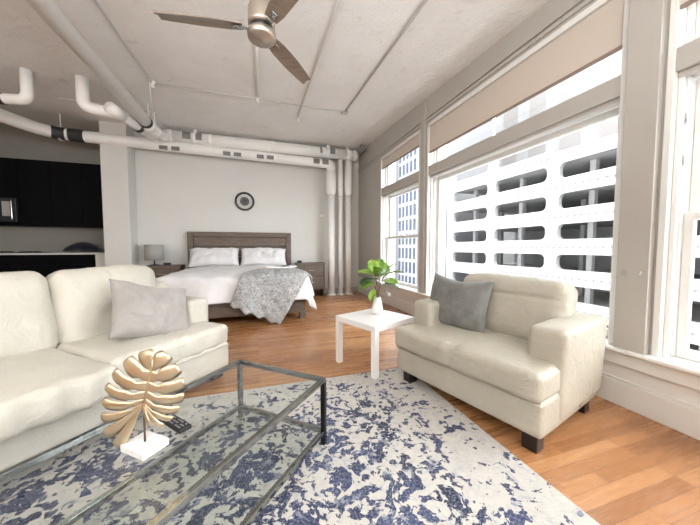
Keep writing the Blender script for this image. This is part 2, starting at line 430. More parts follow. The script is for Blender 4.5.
# baseboard with cap, and the apron under the sills
bm = bmesh.new()
bx(bm, XW - .022, XW, YF, YB, 0, 0.17, 0.004); bx(bm, XW - .014, XW, YF, YB, 0.17, 0.19, 0.004)
struct('baseboard_right', bm, M['lower_trim'])
bm = bmesh.new()
bx(bm, XW - .028, XW, YF, 5.50, 0.285, 0.385, 0.006)
struct('trim_4', bm, M['lower_trim'])
bm = bmesh.new(); bx(bm, -2.25, XW - .03, YB - .02, YB, 0, 0.12, 0.004); struct('baseboard_back', bm, M['trim'])

def window(idx, y0, y1, double_hung):
    bm = bmesh.new()
    xf = XW + .10
    # jamb lining, head, transom bar, casing steps
    for (ya, yb) in ((y0, y0 + .035), (y1 - .035, y1)): bx(bm, XW - .012, XO - .01, ya, yb, ZS, ZH, 0.003)
    bx(bm, XW - .012, XO - .01, y0, y1, ZH - .05, ZH, 0.003)
    root = link('window_%d' % idx, bm, M['sash']); root['kind'] = 'structure'
    bm = bmesh.new()
    bx(bm, XW - .005, XO - .02, y0 + .035, y1 - .035, ZT0, ZT1, 0.006)
    bx(bm, XW + .02, XW + .06, y0 + .035, y1 - .035, ZT0 - .035, ZT0, 0.008)
    link('transom_bar', bm, M['trim'], root)
    bm = bmesh.new()
    for (ya, yb) in ((y0 + .035, y0 + .06), (y1 - .06, y1 - .035)):
        bx(bm, XW + .03, XW + .055, ya, yb, ZS, ZT0 - .03, 0.004); bx(bm, xf - .02, xf + .10, ya, yb + (0 if yb > (y0+y1)/2 else .0), ZS, ZT0 - .03, 0.004)
        bx(bm, xf - .02, xf + .10, ya, yb, ZT1, ZH - .05, 0.004)
    link('stop_moulding', bm, M['sash'], root)
    bm = bmesh.new(); bx(bm, XW - .065, XO - .02, y0 - .10, y1 + .10, ZS - .03, ZS, 0.01)
    link('sill', bm, M['sash'], root)
    def sash(name, ya, yb, za, zb, x, s=.045, bot=.06):
        bm = bmesh.new()
        bx(bm, x - .02, x + .02, ya, ya + s, za, zb, 0.005); bx(bm, x - .02, x + .02, yb - s, yb, za, zb, 0.005)
        bx(bm, x - .019, x + .019, ya + s - .002, yb - s + .002, za, za + bot, 0.004); bx(bm, x - .019, x + .019, ya + s - .002, yb - s + .002, zb - s, zb, 0.004)
        f = link(name, bm, M['sash'], root)
        bm = bmesh.new(); bx(bm, x - .003, x + .003, ya + s - .01, yb - s + .01, za + bot - .01, zb - s + .01)
        link('pane', bm, M['pane'], f)
        return f
    a, b = y0 + .06, y1 - .06
    sash('transom_sash', a, b, ZT1, ZH - .05, xf + .03, .035, .035)
    if double_hung:
        sash('upper_sash', a, b, 1.27, ZT0 - .02, xf + .08)
        lo = sash('lower_sash', a, b, ZS, 1.315, xf + .03)
        bm = bmesh.new(); bx(bm, xf - .01, xf + .03, (a + b) / 2 - .03, (a + b) / 2 + .03, 1.316, 1.335, 0.004); link('sash_lock', bm, M['chrome'], lo)
        bm = bmesh.new()
        for (zz) in (1.6, 1.85): bx(bm, xf - .03, xf - .015, y1 - .075, y1 - .058, zz, zz + .06, .002)
        link('sash_catch', bm, M['chrome'], root)
    else:
        sash('picture_sash', a, b, ZS, ZT0 - .02, xf + .05, .06, .07)
window(1, *WIN[0], True); window(2, *WIN[1], False); window(3, *WIN[2], True); window(4, *WIN[3], False)

def blind(y0, y1, zb, label):
    t = thing('roller_shade', label, 'blind', (XW + .012, (y0 + y1) / 2, ZH - .055), 0, 'beige roller shades over the transoms')
    h = (y1 - y0) / 2; d = zb - (ZH - .055)
    bm = bmesh.new(); bx(bm, -.003, .003, -h, h, d, .0); link('shade_cloth', bm, M['shade'], t)
    bm = bmesh.new(); bx(bm, -.008, .008, -h, h, d - .022, d + .004, 0.004); link('hem_bar', bm, M['shade_bar'], t)
    bm = bmesh.new(); tube(bm, [(.026, -h, -.03), (.026, h, -.03)], .022, 16); link('roller', bm, M['shade'], t, True)
    return t
blind(3.92, 5.32, 2.68, 'short beige roller shade on the narrow far window near the corner')
blind(1.345, 3.665, 2.49, 'wide beige roller shade pulled down over the big middle window')
blind(-.365, 1.075, 2.53, 'beige roller shade on the nearest window, past the wide pilaster')

# small hooks on the pilaster
for (y, z, lb) in ((1.25, .93, 'small metal hook on the pilaster, the one nearer the big window'), (1.16, .93, 'small metal hook on the pilaster, the one nearer the double-hung window')):
    bm = bmesh.new(); bx(bm, -.006, 0, -.008, .008, -.015, .015, .002); tube(bm, arc_path([(-.004, 0, .008), (-.022, 0, .004), (-.022, 0, -.012), (-.014, 0, -.016)], .006, 3), .002, 6)
    o = link('wall_hook', bm, M['chrome']); o.location = (XW - .05, y, z); tag(o, lb, 'hook', 'hooks on the pilaster')

# ------------------------------------------------------------------ city outside
bm = bmesh.new(); bx(bm, 6, 120, -80, 140, -9.2, -9.0); struct('ground_street', bm, M['street'])
GX = 28.6
def facade_cell(bm, y0, y1, z0, z1, oy0, oy1, oz0, oz1, rad, x, depth):
    n = 5
    hole = []
    for (cy, cz, a0) in ((oy1 - rad, oz1 - rad, 0), (oy0 + rad, oz1 - rad, 90), (oy0 + rad, oz0 + rad, 180), (oy1 - rad, oz0 + rad, 270)):
        for k in range(n + 1):
            a = R(a0 + 90 * k / n); hole.append((cy + rad * math.cos(a), cz + rad * math.sin(a)))
    outer = [(y1, z1), (y0, z1), (y0, z0), (y1, z0)]
    hv = [bm.verts.new((x, p[0], p[1])) for p in hole]; hb = [bm.verts.new((x + depth, p[0], p[1])) for p in hole]
    ov = [bm.verts.new((x, p[0], p[1])) for p in outer]
    m_ = n + 1
    for q in range(4):
        for k in range(n): bm.faces.new((ov[q], hv[q * m_ + k], hv[q * m_ + k + 1]))
        bm.faces.new((ov[q], hv[q * m_ + n], hv[((q + 1) * m_) % len(hv)], ov[(q + 1) % 4]))
    for k in range(len(hv)): bm.faces.new((hv[k], hv[(k + 1) % len(hv)], hb[(k + 1) % len(hv)], hb[k]))
g = thing('parking_garage', 'white concrete parking garage with rows of long rounded openings across the street', 'building', (GX, 21.5, -9))
piers = [37.5, 29.5, 21.5, 13.5, 5.5, -2.5, -10.5]
bm = bmesh.new()
zr = [-6.3 + 3.0 * k for k in range(7)]
for ya, yb in zip(piers[1:], piers[:-1]):
    for k, zc in enumerate(zr):
        if k == 6 and yb < 25: continue
        facade_cell(bm, ya - 21.5, yb - 21.5, zc - 1.5 + 9, zc + 1.5 + 9, ya + .62 - 21.5, yb - .62 - 21.5, zc - .78 + 9, zc + .72 + 9, .55, 0, .5)
bx(bm, 0, .6, 16.0, 16.9, 0, 22.2)
bx(bm, 0, .5, -32, 0, 19.2, 19.6); bx(bm, 0, .5, 0, 16.9, 22.2, 22.7)
link('facade', bm, M['facade'], g)
bm = bmesh.new()
for k, zc in enumerate(zr):
    zz = zc - .78 + 9 - .22
    yt = 16.9
    y = -32 if k < 6 else 0
    bx(bm, -.10, 0, y, yt, zz - .5, zz - .42)
    while y < yt:
        bx(bm, -.17, -.0, y, y + .22, zz - .62, zz - .5); y += .62
tg = link('dentil_ledge', bm, M['facade'], g)
bm = bmesh.new()
for k in range(8): bx(bm, .5, 14, -32, 16.9, -1.55 + 3 * k + 2.3, -1.55 + 3 * k + 2.6 + .3) if k < 7 else None
bx(bm, 14, 14.3, -32, 16.9, 0, 19)
for y in range(-30, 16, 4):
    for xx in (3.0, 8.0): bx(bm, xx, xx + .5, y, y + .5, 0, 19)
link('parking_decks', bm, M['garage_in'], g)
bm = bmesh.new()
for k in range(17): bx(bm, .2, .26, -12 - k * 1.2, -11.94 - k * 1.2, 19.6, 20.7)
for z in (20.0, 20.35, 20.7): bx(bm, .2, .26, -31.3, -11.9, z, z + .06)
link('roof_railing', bm, M['railing'], g)
# building seen through the far window
g = thing('office_tower', 'pale tower with blue grey window columns seen through the far window', 'building', (25, 44.5, -9))
bm = bmesh.new(); bx(bm, 0, 15, -3.2, 3.6, 0, 60); link('facade', bm, M['facade_far'], g)
def window_grid(g, x, ya, yb, ncol, za, zb, nrow, mat=M['facade_glass']):
    for i in range(ncol):
        w_ = (yb - ya) / ncol; y = ya + i * w_
        for j in range(nrow):
            bm = bmesh.new(); h_ = (zb - za) / nrow; z = za + j * h_
            bx(bm, x - .04, x + .05, y + w_ * .22, y + w_ * .78, z + h_ * .12, z + h_ * .88)
            link('window', bm, mat, g)
window_grid(g, 0, -3.0, 3.4, 5, 0.5, 30, 12)
g = thing('side_building', 'plain pale building block left of the window tower, outside the far window', 'building', (24, 56, -9))
bm = bmesh.new(); bx(bm, 0, 15, -7.8, 14, 0, 50); link('facade', bm, M['facade_far'], g)
bm = bmesh.new()
for z in range(4, 50, 4): bx(bm, -.1, 0, -7.8, 14, z, z + .25)
link('ledge', bm, M['facade'], g)
g = thing('backdrop_building', 'pale tall building rising behind the parking garage roof', 'building', (55, 30, -9))
bm = bmesh.new(); bx(bm, 0, 14, -30, 26, 0, 62); link('facade', bm, M['facade'], g)
window_grid(g, 0, -28, 25, 8, 22, 52, 6, M['facade_soft'])

# ------------------------------------------------------------------ pipes and conduits
def pipe_labels(parent, axis_pts, rad):
    """pairs of small stickers on the front of a horizontal pipe"""
    for x in axis_pts:
        bm = bmesh.new()
        for dx in (0, .20):
            vs0 = []
            for j in range(6):
                for xx in (x + dx, x + dx + .14):
                    vs0.append(bm.verts.new((xx, -math.sin(R(44 + j * 14)) * (rad + .004), math.cos(R(44 + j * 14)) * (rad + .004))))
            for j in range(5): bm.faces.new((vs0[2 * j], vs0[2 * j + 1], vs0[2 * j + 3], vs0[2 * j + 2]))
        link('pipe_sticker', bm, M['label_grey'], parent)
def hanger(parent, x, y, z, rad):
    bm = bmesh.new(); zt = ceil_z(y + parent.location.y) - parent.location.z
    tube(bm, [(x, y, z + rad), (x, y, zt)], .009, 8)
    tube(bm, [(x - .02, y, z), (x + .02, y, z)], rad + .008, 20)
    bx(bm, x - .03, x + .03, y - .025, y + .025, z + rad, z + rad + .07, .006)
    link('pipe_hanger', bm, M['pipe'], parent, False)
YP = 6.38
t = thing('large_duct_pipe', 'thickest white pipe running along the back wall under the ceiling', 'pipe', (0, YP, 3.23))
bm = bmesh.new(); tube(bm, [(-1.72, 0, 0), (2.16, 0, 0)], .118, 24)
lathe(bm, [(.118, 0), (.115, .04), (.09, .09), (.05, .11), (.0001, .115)], 24)
for v in bm.verts:
    pass
link('pipe_body', bm, M['pipe'], t, True)
# move the domed end cap (built upright) onto the right end
bm = bmesh.new(); lathe(bm, [(.12, -.02), (.12, .03), (.105, .075), (.06, .10), (.0001, .108)], 24)
for v in bm.verts: v.co = Vector((2.16 + v.co.z, v.co.x, v.co.y))
link('end_cap', bm, M['pipe'], t, True)
for x in (-1.6, -.9, .3, 1.4, 2.0):
    bm = bmesh.new(); tube(bm, [(x, 0, 0), (x + .09, 0, 0)], .124, 24); link('coupling', bm, M['pipe'], t, True)
for x in (-1.12, 1.55, 2.0): hanger(t, x, 0, 0, .118)
pipe_labels(t, (-1.33, 1.35), .118)

t = thing('lower_pipe', 'long white pipe under the thick one, bending toward the kitchen', 'pipe', (0, YP, 2.985))
bm = bmesh.new()
PB = arc_path([(-4.3, -2.2, .08), (-3.35, -.05, .08), (-1.5, 0, .055), (1.62, 0, 0), (1.62, 0, -.2)], .30, 8)
tube(bm, PB, .098, 24)
def along(P, d0, d1):
    """piece of a polyline between two distances along it"""
    out = []; acc = 0
    for a, b in zip(P, P[1:]):
        l = (b - a).length
        for k in range(121):
            q = acc + l * k / 120
            if d0 <= q <= d1: out.append(a.lerp(b, k / 120))
        acc += l
    return [p for i, p in enumerate(out) if i == 0 or (p - out[i - 1]).length > 1e-4]
link('pipe_body', bm, M['pipe'], t, True)
for (d0, d1) in ((2.33, 2.51), (2.56, 2.78)):
    bm = bmesh.new(); tube(bm, along(PB, d0, d1), .104, 24); link('rubber_band', bm, M['black_band'], t, True)
bm = bmesh.new(); tube(bm, [(-3.215, -.04, .08), (-3.185, -.04, .08)], .12, 20); tube(bm, [(-3.20, -.04, .18), (-3.20, -.04, .42)], .009, 8)
link('pipe_hanger', bm, M['pipe'], t, True)
pipe_labels(t, (-1.72, -.62, .02, 1.2), .10)

def riser(x, r0, r1, ztop, label, name='vertical_pipe'):
    t = thing(name, label, 'pipe', (x, YP, 0), 0, 'vertical pipes in the back corner')
    bm = bmesh.new(); tube(bm, [(0, 0, 0), (0, 0, 2.32)], r1, 20); link('pipe_body', bm, M['pipe'], t, True)
    bm = bmesh.new(); tube(bm, [(0, 0, 2.30), (0, 0, 2.36), (0, 0, ztop)], [r1 + .004, r0, r0], 20); link('insulated_sleeve', bm, M['pipe'], t, True)
    bm = bmesh.new(); tube(bm, [(0, 0, 0), (0, 0, .025)], r1 + .035, 20); link('floor_collar', bm, M['pipe'], t, True)
    return t
riser(1.62, .118, .078, 2.82, 'thickest vertical white pipe in the back corner, farthest from the windows')
riser(1.84, .062, .05, 3.108, 'thin vertical white pipe, middle of the three in the back corner')
riser(2.03, .088, .066, 3.108, 'vertical white pipe nearest the window wall in the back corner')

t = thing('diagonal_pipe', 'long thick white pipe overhead running from the camera toward the back wall', 'pipe', (-1.60, 0, 3.03))
bm = bmesh.new(); tube(bm, [(.1, -2.5, -.06), (.0, 5.3, .0)], .083, 24); link('pipe_body', bm, M['pipe'], t, True)
bm = bmesh.new(); tube(bm, arc_path([(0, 5.25, 0), (0, 5.75, 0), (-.02, 6.1, .12), (-.02, 6.3, .14)], .2, 6), .085, 20); link('elbow', bm, M['pipe'], t, True)
bm = bmesh.new(); tube(bm, [(0, 5.2, 0), (0, 5.26, 0)], .092, 24); link('rubber_band', bm, M['black_band'], t, True)
for (ya, yb, za, zb) in ((5.32, 5.40, 0, 0), (5.62, 5.70, .01, .02)):
    bm = bmesh.new(); tube(bm, [(0, ya, za), (0, yb, zb)], .099, 24); tube(bm, [(0, ya + .04, .08), (0, ya + .04, .33)], .009, 8)
    link('clamp', bm, M['pipe'], t, True)

t = thing('bent_pipe', 'white bent pipe with a capped branch beside the diagonal ceiling pipe', 'pipe', (-2.16, 4.78, 0))
bm = bmesh.new(); tube(bm, arc_path([(0, 0, 3.335), (0, 0, 2.96), (.36, .10, 2.96), (.50, .95, 2.98)], .10, 7), .072, 20); link('pipe_body', bm, M['pipe'], t, True)
bm = bmesh.new(); tube(bm, [(.37, .16, 2.96), (.33, -.10, 2.955)], [.07, .078], 20); link('capped_branch', bm, M['pipe'], t, True)
bm = bmesh.new(); tube(bm, [(.42, .50, 2.97), (.435, .58, 2.972)], .079, 20); link('rubber_band', bm, M['black_band'], t, True)
t = thing('elbow_pipe', 'white pipe elbow dropping from the ceiling over the kitchen side', 'pipe', (-2.74, 4.80, 0))
bm = bmesh.new(); tube(bm, arc_path([(0, 0, 3.335), (0, 0, 2.965), (-1.8, .25, 2.945)], .10, 7), .062, 20); link('pipe_body', bm, M['pipe'], t, True)
bm = bmesh.new(); tube(bm, [(-.24, .033, 2.962), (-.33, .046, 2.961)], .067, 20); link('rubber_band', bm, M['black_band'], t, True)

def conduit(pts, r, mat, label, end=None):
    o0 = Vector(pts[0]); bm = bmesh.new(); tube(bm, [Vector(p) - o0 for p in arc_path(pts, .03, 3)], r, 10)
    if end is None:
        o = link('conduit', bm, mat, None, True, loc=o0); return tag(o, label, 'conduit', 'conduits on the ceiling')
    t = thing('conduit', label, 'conduit', o0, 0, 'conduits on the ceiling')
    link('tube', bm, mat, t, True)
    bm = bmesh.new(); p = Vector(end) - o0
    lathe(bm, [(.0001, -.075), (.022, -.07), (.03, -.055), (.016, -.045), (.02, -.02), (.036, 0.0), (.036, .02)], 16, p)
    link('sprinkler_head', bm, M['conduit_white'], t, True)
    return t
def cz(y): return ceil_z(y) - .018
conduit([(-1.30, -1, cz(-1)), (-1.30, 4.56, cz(4.56))], .014, M['conduit_white'], 'thin white conduit beside the diagonal pipe, ending in a drop', (-1.30, 4.56, cz(4.56)))
conduit([(.02, 2.55, cz(2.55)), (.04, 4.50, cz(4.5))], .020, M['conduit_white'], 'white conduit running behind the ceiling fan to a small sprinkler', (.04, 4.52, cz(4.52)))
conduit([(.70, -1, cz(-1)), (.70, 5.05, cz(5.05))], .017, M['conduit_white'], 'straight white ceiling conduit between the fan and the grey conduit', (.70, 5.05, cz(5.05)))
conduit([(1.40, -1, cz(-1)), (1.40, 4.56, cz(4.56))], .013, M['conduit'], 'grey conduit on the ceiling nearest the window wall')
conduit([(-1.26, 4.58, cz(4.58)), (1.40, 4.58, cz(4.58))], .007, M['conduit'], 'very thin grey conduit crossing the ceiling from side to side')
conduit([(-1.34, 4.58, cz(4.58) - .01), (-1.52, 5.28, 3.12)], .008, M['conduit_white'], 'short thin drop from the ceiling conduit to the pipe junction')
bm = bmesh.new(); bx(bm, -.05, .05, -.05, .05, -.025, 0, .006); o = link('ceiling_box', bm, M['conduit'], loc=(1.40, 4.60, cz(4.6) + .015)); tag(o, 'small grey junction box on the ceiling where the conduits meet', 'junction box')
bm = bmesh.new(); bx(bm, -.08, .08, -.06, .06, -.09, .0, .008, 0, Matrix.Rotation(R(-28), 4, 'Y')); bx(bm, -.02, .02, -.02, .02, 0, .08)
o = link('speaker_box', bm, M['label_grey'], loc=(2.24, 6.10, ceil_z(6.1) - .08)); tag(o, 'small grey tilted fixture under the ceiling in the back corner', 'fixture')

# ------------------------------------------------------------------ ceiling fan
F = thing('ceiling_fan', 'three-blade ceiling fan with brushed nickel motor hanging from the ceiling', 'fan', (.055, 2.18, 2.60))
bm = bmesh.new(); lathe(bm, [(.0001, -.048), (.018, -.048), (.022, -.043), (.086, -.038), (.096, -.030), (.10, -.008), (.098, .01)], 40); link('light_cap', bm, M['nickel'], F, True)
bm = bmesh.new(); lathe(bm, [(.078, .01), (.08, .04), (.078, .05)], 40); link('dark_band', bm, M['black_plastic'], F, True)
bm = bmesh.new(); lathe(bm, [(.09, .05), (.092, .07), (.09, .16), (.078, .20), (.05, .225), (.03, .235)], 40); link('motor_housing', bm, M['nickel'], F, True)
bm = bmesh.new(); zt = ceil_z(2.18) - 2.60; tube(bm, [(0, 0, .23), (0, 0, zt - .07)], .014, 14); link('downrod', bm, M['nickel'], F, True)
bm = bmesh.new(); lathe(bm, [(.02, zt - .09), (.05, zt - .08), (.07, zt - .03), (.072, zt + .012)], 30); link('canopy', bm, M['nickel'], F, True)
for ang in (172, 52, 292):
    Mx = Matrix.Rotation(R(ang), 4, 'Z')
    Mb = Mx @ Matrix.Rotation(R(-13), 4, 'X')
    bm = bmesh.new()
    n = 12; top = []; 
    prof = [(0, .045), (.15, .058), (.5, .062), (.85, .052), (1, .044)]
    def wid(t):
        for (a, wa), (b, wb) in zip(prof, prof[1:]):
            if t <= b: return wa + (wb - wa) * (t - a) / (b - a)
    vt = []
    for zoff in (.03, .038):
        row = []
        for i in range(n + 1):
            t = i / n; x = .13 + t * .53; w_ = wid(t)
            row.append([bm.verts.new(Mb @ Vector((x + (.015 if s > 0 and i == n else 0), s * w_, zoff + .004 * (1 - s * s)))) for s in (-1, -.5, 0, .5, 1)])
        vt.append(row)
    for row in vt:
        for i in range(n):
            for j in range(4): bm.faces.new((row[i][j], row[i][j + 1], row[i + 1][j + 1], row[i + 1][j]))
    for i in range(n):
        for j in (0, 4): bm.faces.new((vt[0][i][j], vt[0][i + 1][j], vt[1][i + 1][j], vt[1][i][j]))
    for i in (0, n):
        for j in range(4): bm.faces.new((vt[0][i][j], vt[0][i][j + 1], vt[1][i][j + 1], vt[1][i][j]))
    bl = link('blade', bm, M['blade'], F)
    bm = bmesh.new(); bx(bm, .07, .20, -.022, .022, .024, .031, .003, 0, Mb)
    for (sx, sy) in ((.165, -.012), (.165, .012), (.19, 0)): tube(bm, [Mb @ Vector((sx, sy, .018)), Mb @ Vector((sx, sy, .026))], .004, 8)
    link('blade_bracket', bm, M['steel'], bl)

# ------------------------------------------------------------------ kitchen
YK = 6.80
K = thing('upper_kitchen_cabinets', 'black upper kitchen cabinets hanging beside the boxed wall column', 'cabinet', (-3.6, YK, 1.5))
bm = bmesh.new(); bx(bm, -1.45, .92, .02, .345, 0, 1.2); link('cabinet_body', bm, M['black_gloss'], K)
for i in range(5):
    if i == 0: z0 = .50
    else: z0 = 0
    x0 = -1.45 + .474 * i
    bm = bmesh.new(); bx(bm, x0 + .003, x0 + .471, 0, .02, z0 + .003, 1.197, .002); link('door', bm, M['black_gloss'], K)
t = thing('microwave', 'black microwave with chrome handle under the upper cabinets', 'microwave', (-4.45, YK - .07, 1.56))
bm = bmesh.new(); bx(bm, -.36, .36, .0, .065, 0, .42, .006); link('body', bm, M['black_plastic'], t)
bm = bmesh.new(); tube(bm, arc_path([(.32, 0, .04), (.32, -.035, .04), (.32, -.035, .38), (.32, 0, .38)], .02, 4), .009, 8); link('handle', bm, M['chrome'], t, True)
bm = bmesh.new(); bx(bm, .17, .28, -.003, 0, .10, .36, .001); bx(bm, .19, .26, -.005, -.002, .30, .34); link('control_panel', bm, M['grey_button'], t)
K2 = thing('base_kitchen_cabinets', 'black base cabinets below the pale kitchen counter', 'cabinet', (-3.9, 6.60, 0))
bm = bmesh.new(); bx(bm, -1.2, .98, .02, .54, .09, .97); bx(bm, -1.2, .98, .07, .54, 0, .09); link('cabinet_body', bm, M['black_gloss'], K2)
for i in range(4):
    x0 = -1.2 + .545 * i
    bm = bmesh.new(); bx(bm, x0 + .003, x0 + .542, 0, .02, .10, .78, .002); link('door', bm, M['black_gloss'], K2)
    bm = bmesh.new(); bx(bm, x0 + .003, x0 + .542, 0, .02, .785, .967, .002); link('drawer', bm, M['black_gloss'], K2)
bm = bmesh.new(); bx(bm, 0, .245, 0, .54, 0, .97, .002); o = link('end_panel', bm, M['wall'], loc=(-2.91, 6.60, 0)); tag(o, 'white end panel between black base cabinets and the wall column', 'panel')
bm = bmesh.new(); bx(bm, -1.22, 1.23, -.03, .545, 0, .03, .004); o = link('countertop', bm, M['counter'], loc=(-3.9, 6.60, .971)); tag(o, 'pale thin kitchen countertop over the black base cabinets', 'countertop')
bm = bmesh.new()
bx(bm, -.42, .38, 0, .45, 0, .012, .004)
for (x, y) in ((-.2, .12), (.2, .12), (-.2, .33), (.2, .33)): lathe(bm, [(.09, .012), (.09, .03), (.06, .03), (.06, .014)], 20, (x, y, 0))
o = link('cooktop', bm, M['black_plastic'], loc=(-4.2, 6.63, 1.002)); tag(o, 'black cooktop on the pale kitchen counter', 'stove')
bm = bmesh.new()
def bagfn(p, q): return p
soft(bm, -.33, .33, -.15, .15, 0, .2, .12, 12, (0, 0, 0), .02, 5, lambda p, q: Vector((p.x, p.y * (1 - .3 * abs(q[0])), (-.1 + (p.z + .1) * (1 - .85 * abs(q[0]) ** 1.7)))))
o = link('soft_bag', bm, M['black_cloth'], None, True, loc=(-3.16, 6.80, 1.018)); tag(o, 'dark rounded soft bag lying on the kitchen counter by the column', 'bag')

# ------------------------------------------------------------------ bed
BX = -.315
bed = thing('bed', 'king bed with weathered brown wood headboard and frame against the back wall', 'bed', (BX, 4.40, 0))
WH = 1.045
bm = bmesh.new()
bx(bm, -WH, -WH + .11, 2.18, 2.26, 0, 1.43, .006); bx(bm, WH - .11, WH, 2.18, 2.26, 0, 1.43, .006)
bx(bm, -WH + .11, WH - .11, 2.185, 2.255, 1.33, 1.43, .006)
hb = link('headboard', bm, M['bed_wood'], bed)
for i in range(5):
    bm = bmesh.new(); z0 = .28 + i * .211; bx(bm, -WH + .11, WH - .11, 2.20, 2.24, z0, z0 + .203, .012); link('plank', bm, M['bed_wood'], hb)
for s in (-1, 1):
    bm = bmesh.new(); bx(bm, s * 1.0 - .02, s * 1.0 + .02, .03, 2.18, .12, .31, .005); link('side_rail', bm, M['bed_wood'], bed)
bm = bmesh.new(); bx(bm, -1.01, 1.01, -.02, .03, .10, .33, .006); bx(bm, -1.01, 1.01, -.03, -.02, .26, .29, .003); link('footboard', bm, M['bed_wood'], bed)
for x in (-.97, .97):
    for y in (0, 2.1):
        bm = bmesh.new(); bx(bm, x - .05, x + .05, y - .03, y + .07, 0, .12, .005); link('leg', bm, M['bed_wood'], bed)
bm = bmesh.new(); soft(bm, -.96, .96, .05, 2.16, .24, .58, .05, 8); link('mattress', bm, M['bedding'], bed, True)

A_, L0, ZTOP = .98, 4.46, .685
def drape(s, t, off=0.0):
    """bed coords: s across from bed centre, t = distance from head end (0) to foot; returns world point"""
    LT = 6.5 - L0
    os_ = max(abs(s) - A_, 0); ot = max(t - LT, 0); sg = 1 if s >= 0 else -1
    x = BX + sg * min(abs(s), A_); y = 6.5 - min(t, LT)
    e1 = max(0, 1 - (min(abs(s), A_) / A_) ** 4); e2 = max(0, 1 - (max(0, min(t, LT)) / LT - .0) ** 6)
    crown = .05 * e1 ** .5 * (e2 ** .5)
    q = math.hypot(os_, ot)
    rr_ = .12
    if q < rr_ * 1.57:
        a = q / rr_; out = rr_ * math.sin(a); dn = rr_ * (1 - math.cos(a))
    else:
        out = rr_ + (q - rr_ * 1.57) * .22; dn = rr_ + (q - rr_ * 1.57) * .97
    if q > 1e-6: ux, uy = os_ / q, ot / q
    else: ux = uy = 0
    fold = 0
    if q > 0:
        ph = s * 9 if ot > os_ else t * 8
        fold = .040 * math.sin(ph + 1.3 * math.sin(ph * .37)) * min(1, q / .3)
    z = ZTOP + crown - dn
    wr = .034 * noise.fractal(Vector((x * 2.6, y * 2.6, z * 1.5)), 1.0, 2.0, 4) + .012 * math.sin(x * 7 + 5 * noise.noise(Vector((x * 1.2, y * 1.2, 3))))
    p = Vector((x + sg * ux * (out + fold), y - uy * (out + fold), z + (wr if q < .2 else wr * .3)))
    if off:
        nrm = Vector((sg * ux * min(1, q / .12), -uy * min(1, q / .12), max(.0, 1 - q / .16))).normalized()
        p += nrm * off
    return p
def sheet(fn, nu, nv, th, name, mat, parent=None):
    bm = bmesh.new(); g_ = [[bm.verts.new(fn(i / nu, j / nv)) for j in range(nv + 1)] for i in range(nu + 1)]
    for i in range(nu):
        for j in range(nv): bm.faces.new((g_[i][j], g_[i + 1][j], g_[i + 1][j + 1], g_[i][j + 1]))
    o = link(name, bm, mat, parent, True)
    md = o.modifiers.new('thick', 'SOLIDIFY'); md.thickness = th; md.offset = -1
    return o
def fix_origin(o, p):
    p = Vector(p); o.data.transform(Matrix.Translation(-p)); o.location = p
duv = sheet(lambda u, v: drape(-1.42 + 2.84 * u, .35 + (2.48 - .35) * v), 110, 80, .03, 'duvet', M['bedding'])
fix_origin(duv, (BX, 5.4, .7)); tag(duv, 'rumpled white duvet spread over the bed and hanging at its sides', 'duvet')
def thr(u, v):
    P0, P1, P2, P3 = (-.06, 2.50), (.60, 2.84), (1.24, 1.80), (.18, 1.80)
    s = (1 - u) * (1 - v) * P0[0] + u * (1 - v) * P1[0] + u * v * P2[0] + (1 - u) * v * P3[0]
    t = (1 - u) * (1 - v) * P0[1] + u * (1 - v) * P1[1] + u * v * P2[1] + (1 - u) * v * P3[1]
    w_ = .02 * math.sin(u * 25) * (1 - v)
    return drape(s, t + w_, .035 + .012 * noise.noise(Vector((s * 12, t * 12, 0))))
th_ = sheet(thr, 60, 70, .018, 'throw_blanket', M['throw'])
fix_origin(th_, (.1, 4.4, .5)); tag(th_, 'grey knitted throw blanket draped over the front corner of the bed', 'blanket')

def pillow_bm(w_, h_, t_, pinch=.10, amp=.01, seed=0, n=26, power=.5):
    bm = bmesh.new()
    for sgn in (1, -1):
        g_ = []
        for i in range(n + 1):
            row = []
            for j in range(n + 1):
                u = -1 + 2 * i / n; v = -1 + 2 * j / n
                x = u * w_ / 2 * (1 - pinch * (1 - u * u) * 0 - pinch * (1 - v * v) * (abs(u) ** 3)); z = v * h_ / 2 * (1 - pinch * (1 - u * u) * (abs(v) ** 3))
                e = max(0, (1 - u ** 4)) ** power * max(0, (1 - v ** 4)) ** power
                nn = amp * noise.fractal(Vector((x * 7 + seed, z * 7, sgn * 2 + seed)), 1, 2, 4) * min(1, e * 3)
                row.append(bm.verts.new((x, sgn * (t_ / 2 * e + nn * (1 if e > .02 else 0)), z)))
            g_.append(row)
        for i in range(n):
            for j in range(n): bm.faces.new((g_[i][j], g_[i + 1][j], g_[i + 1][j + 1], g_[i][j + 1]))
    bmesh.ops.remove_doubles(bm, verts=bm.verts[:], dist=.0008)
    return bm
for (x, ww, lb, sd, rz) in ((-.82, .93, 'white bed pillow against the headboard, on the table lamp side', 0, 2), (.13, .93, 'white bed pillow against the headboard, on the side nearer the windows', 5, -2)):
    bm = pillow_bm(ww, .44, .24, .05, .03, sd)
    o = link('bed_pillow', bm, M['bedding'], None, True, loc=(x, 6.30, .90), rot=(R(-38), 0, R(rz)))
    tag(o, lb, 'pillow', 'white pillows on the bed')
# open magazine on the bed
t = thing('magazine', 'open white magazine lying on the throw blanket on the bed', 'magazine', (.36, 4.95, .755), R(12))
bm = bmesh.new(); bx(bm, -.25, 0, -.14, .14, 0, .018, .004, 0, Matrix.Rotation(R(4), 4, 'Y')); bx(bm, 0, .25, -.14, .14, 0, .018, .004, 0, Matrix.Rotation(R(-4), 4, 'Y')); link('pages', bm, M['paper'], t)
bm = bmesh.new(); bx(bm, .03, .16, -.10, .06, .021, .024, 0, 0, Matrix.Rotation(R(-4), 4, 'Y')); link('printed_picture', bm, M['ink'], t)

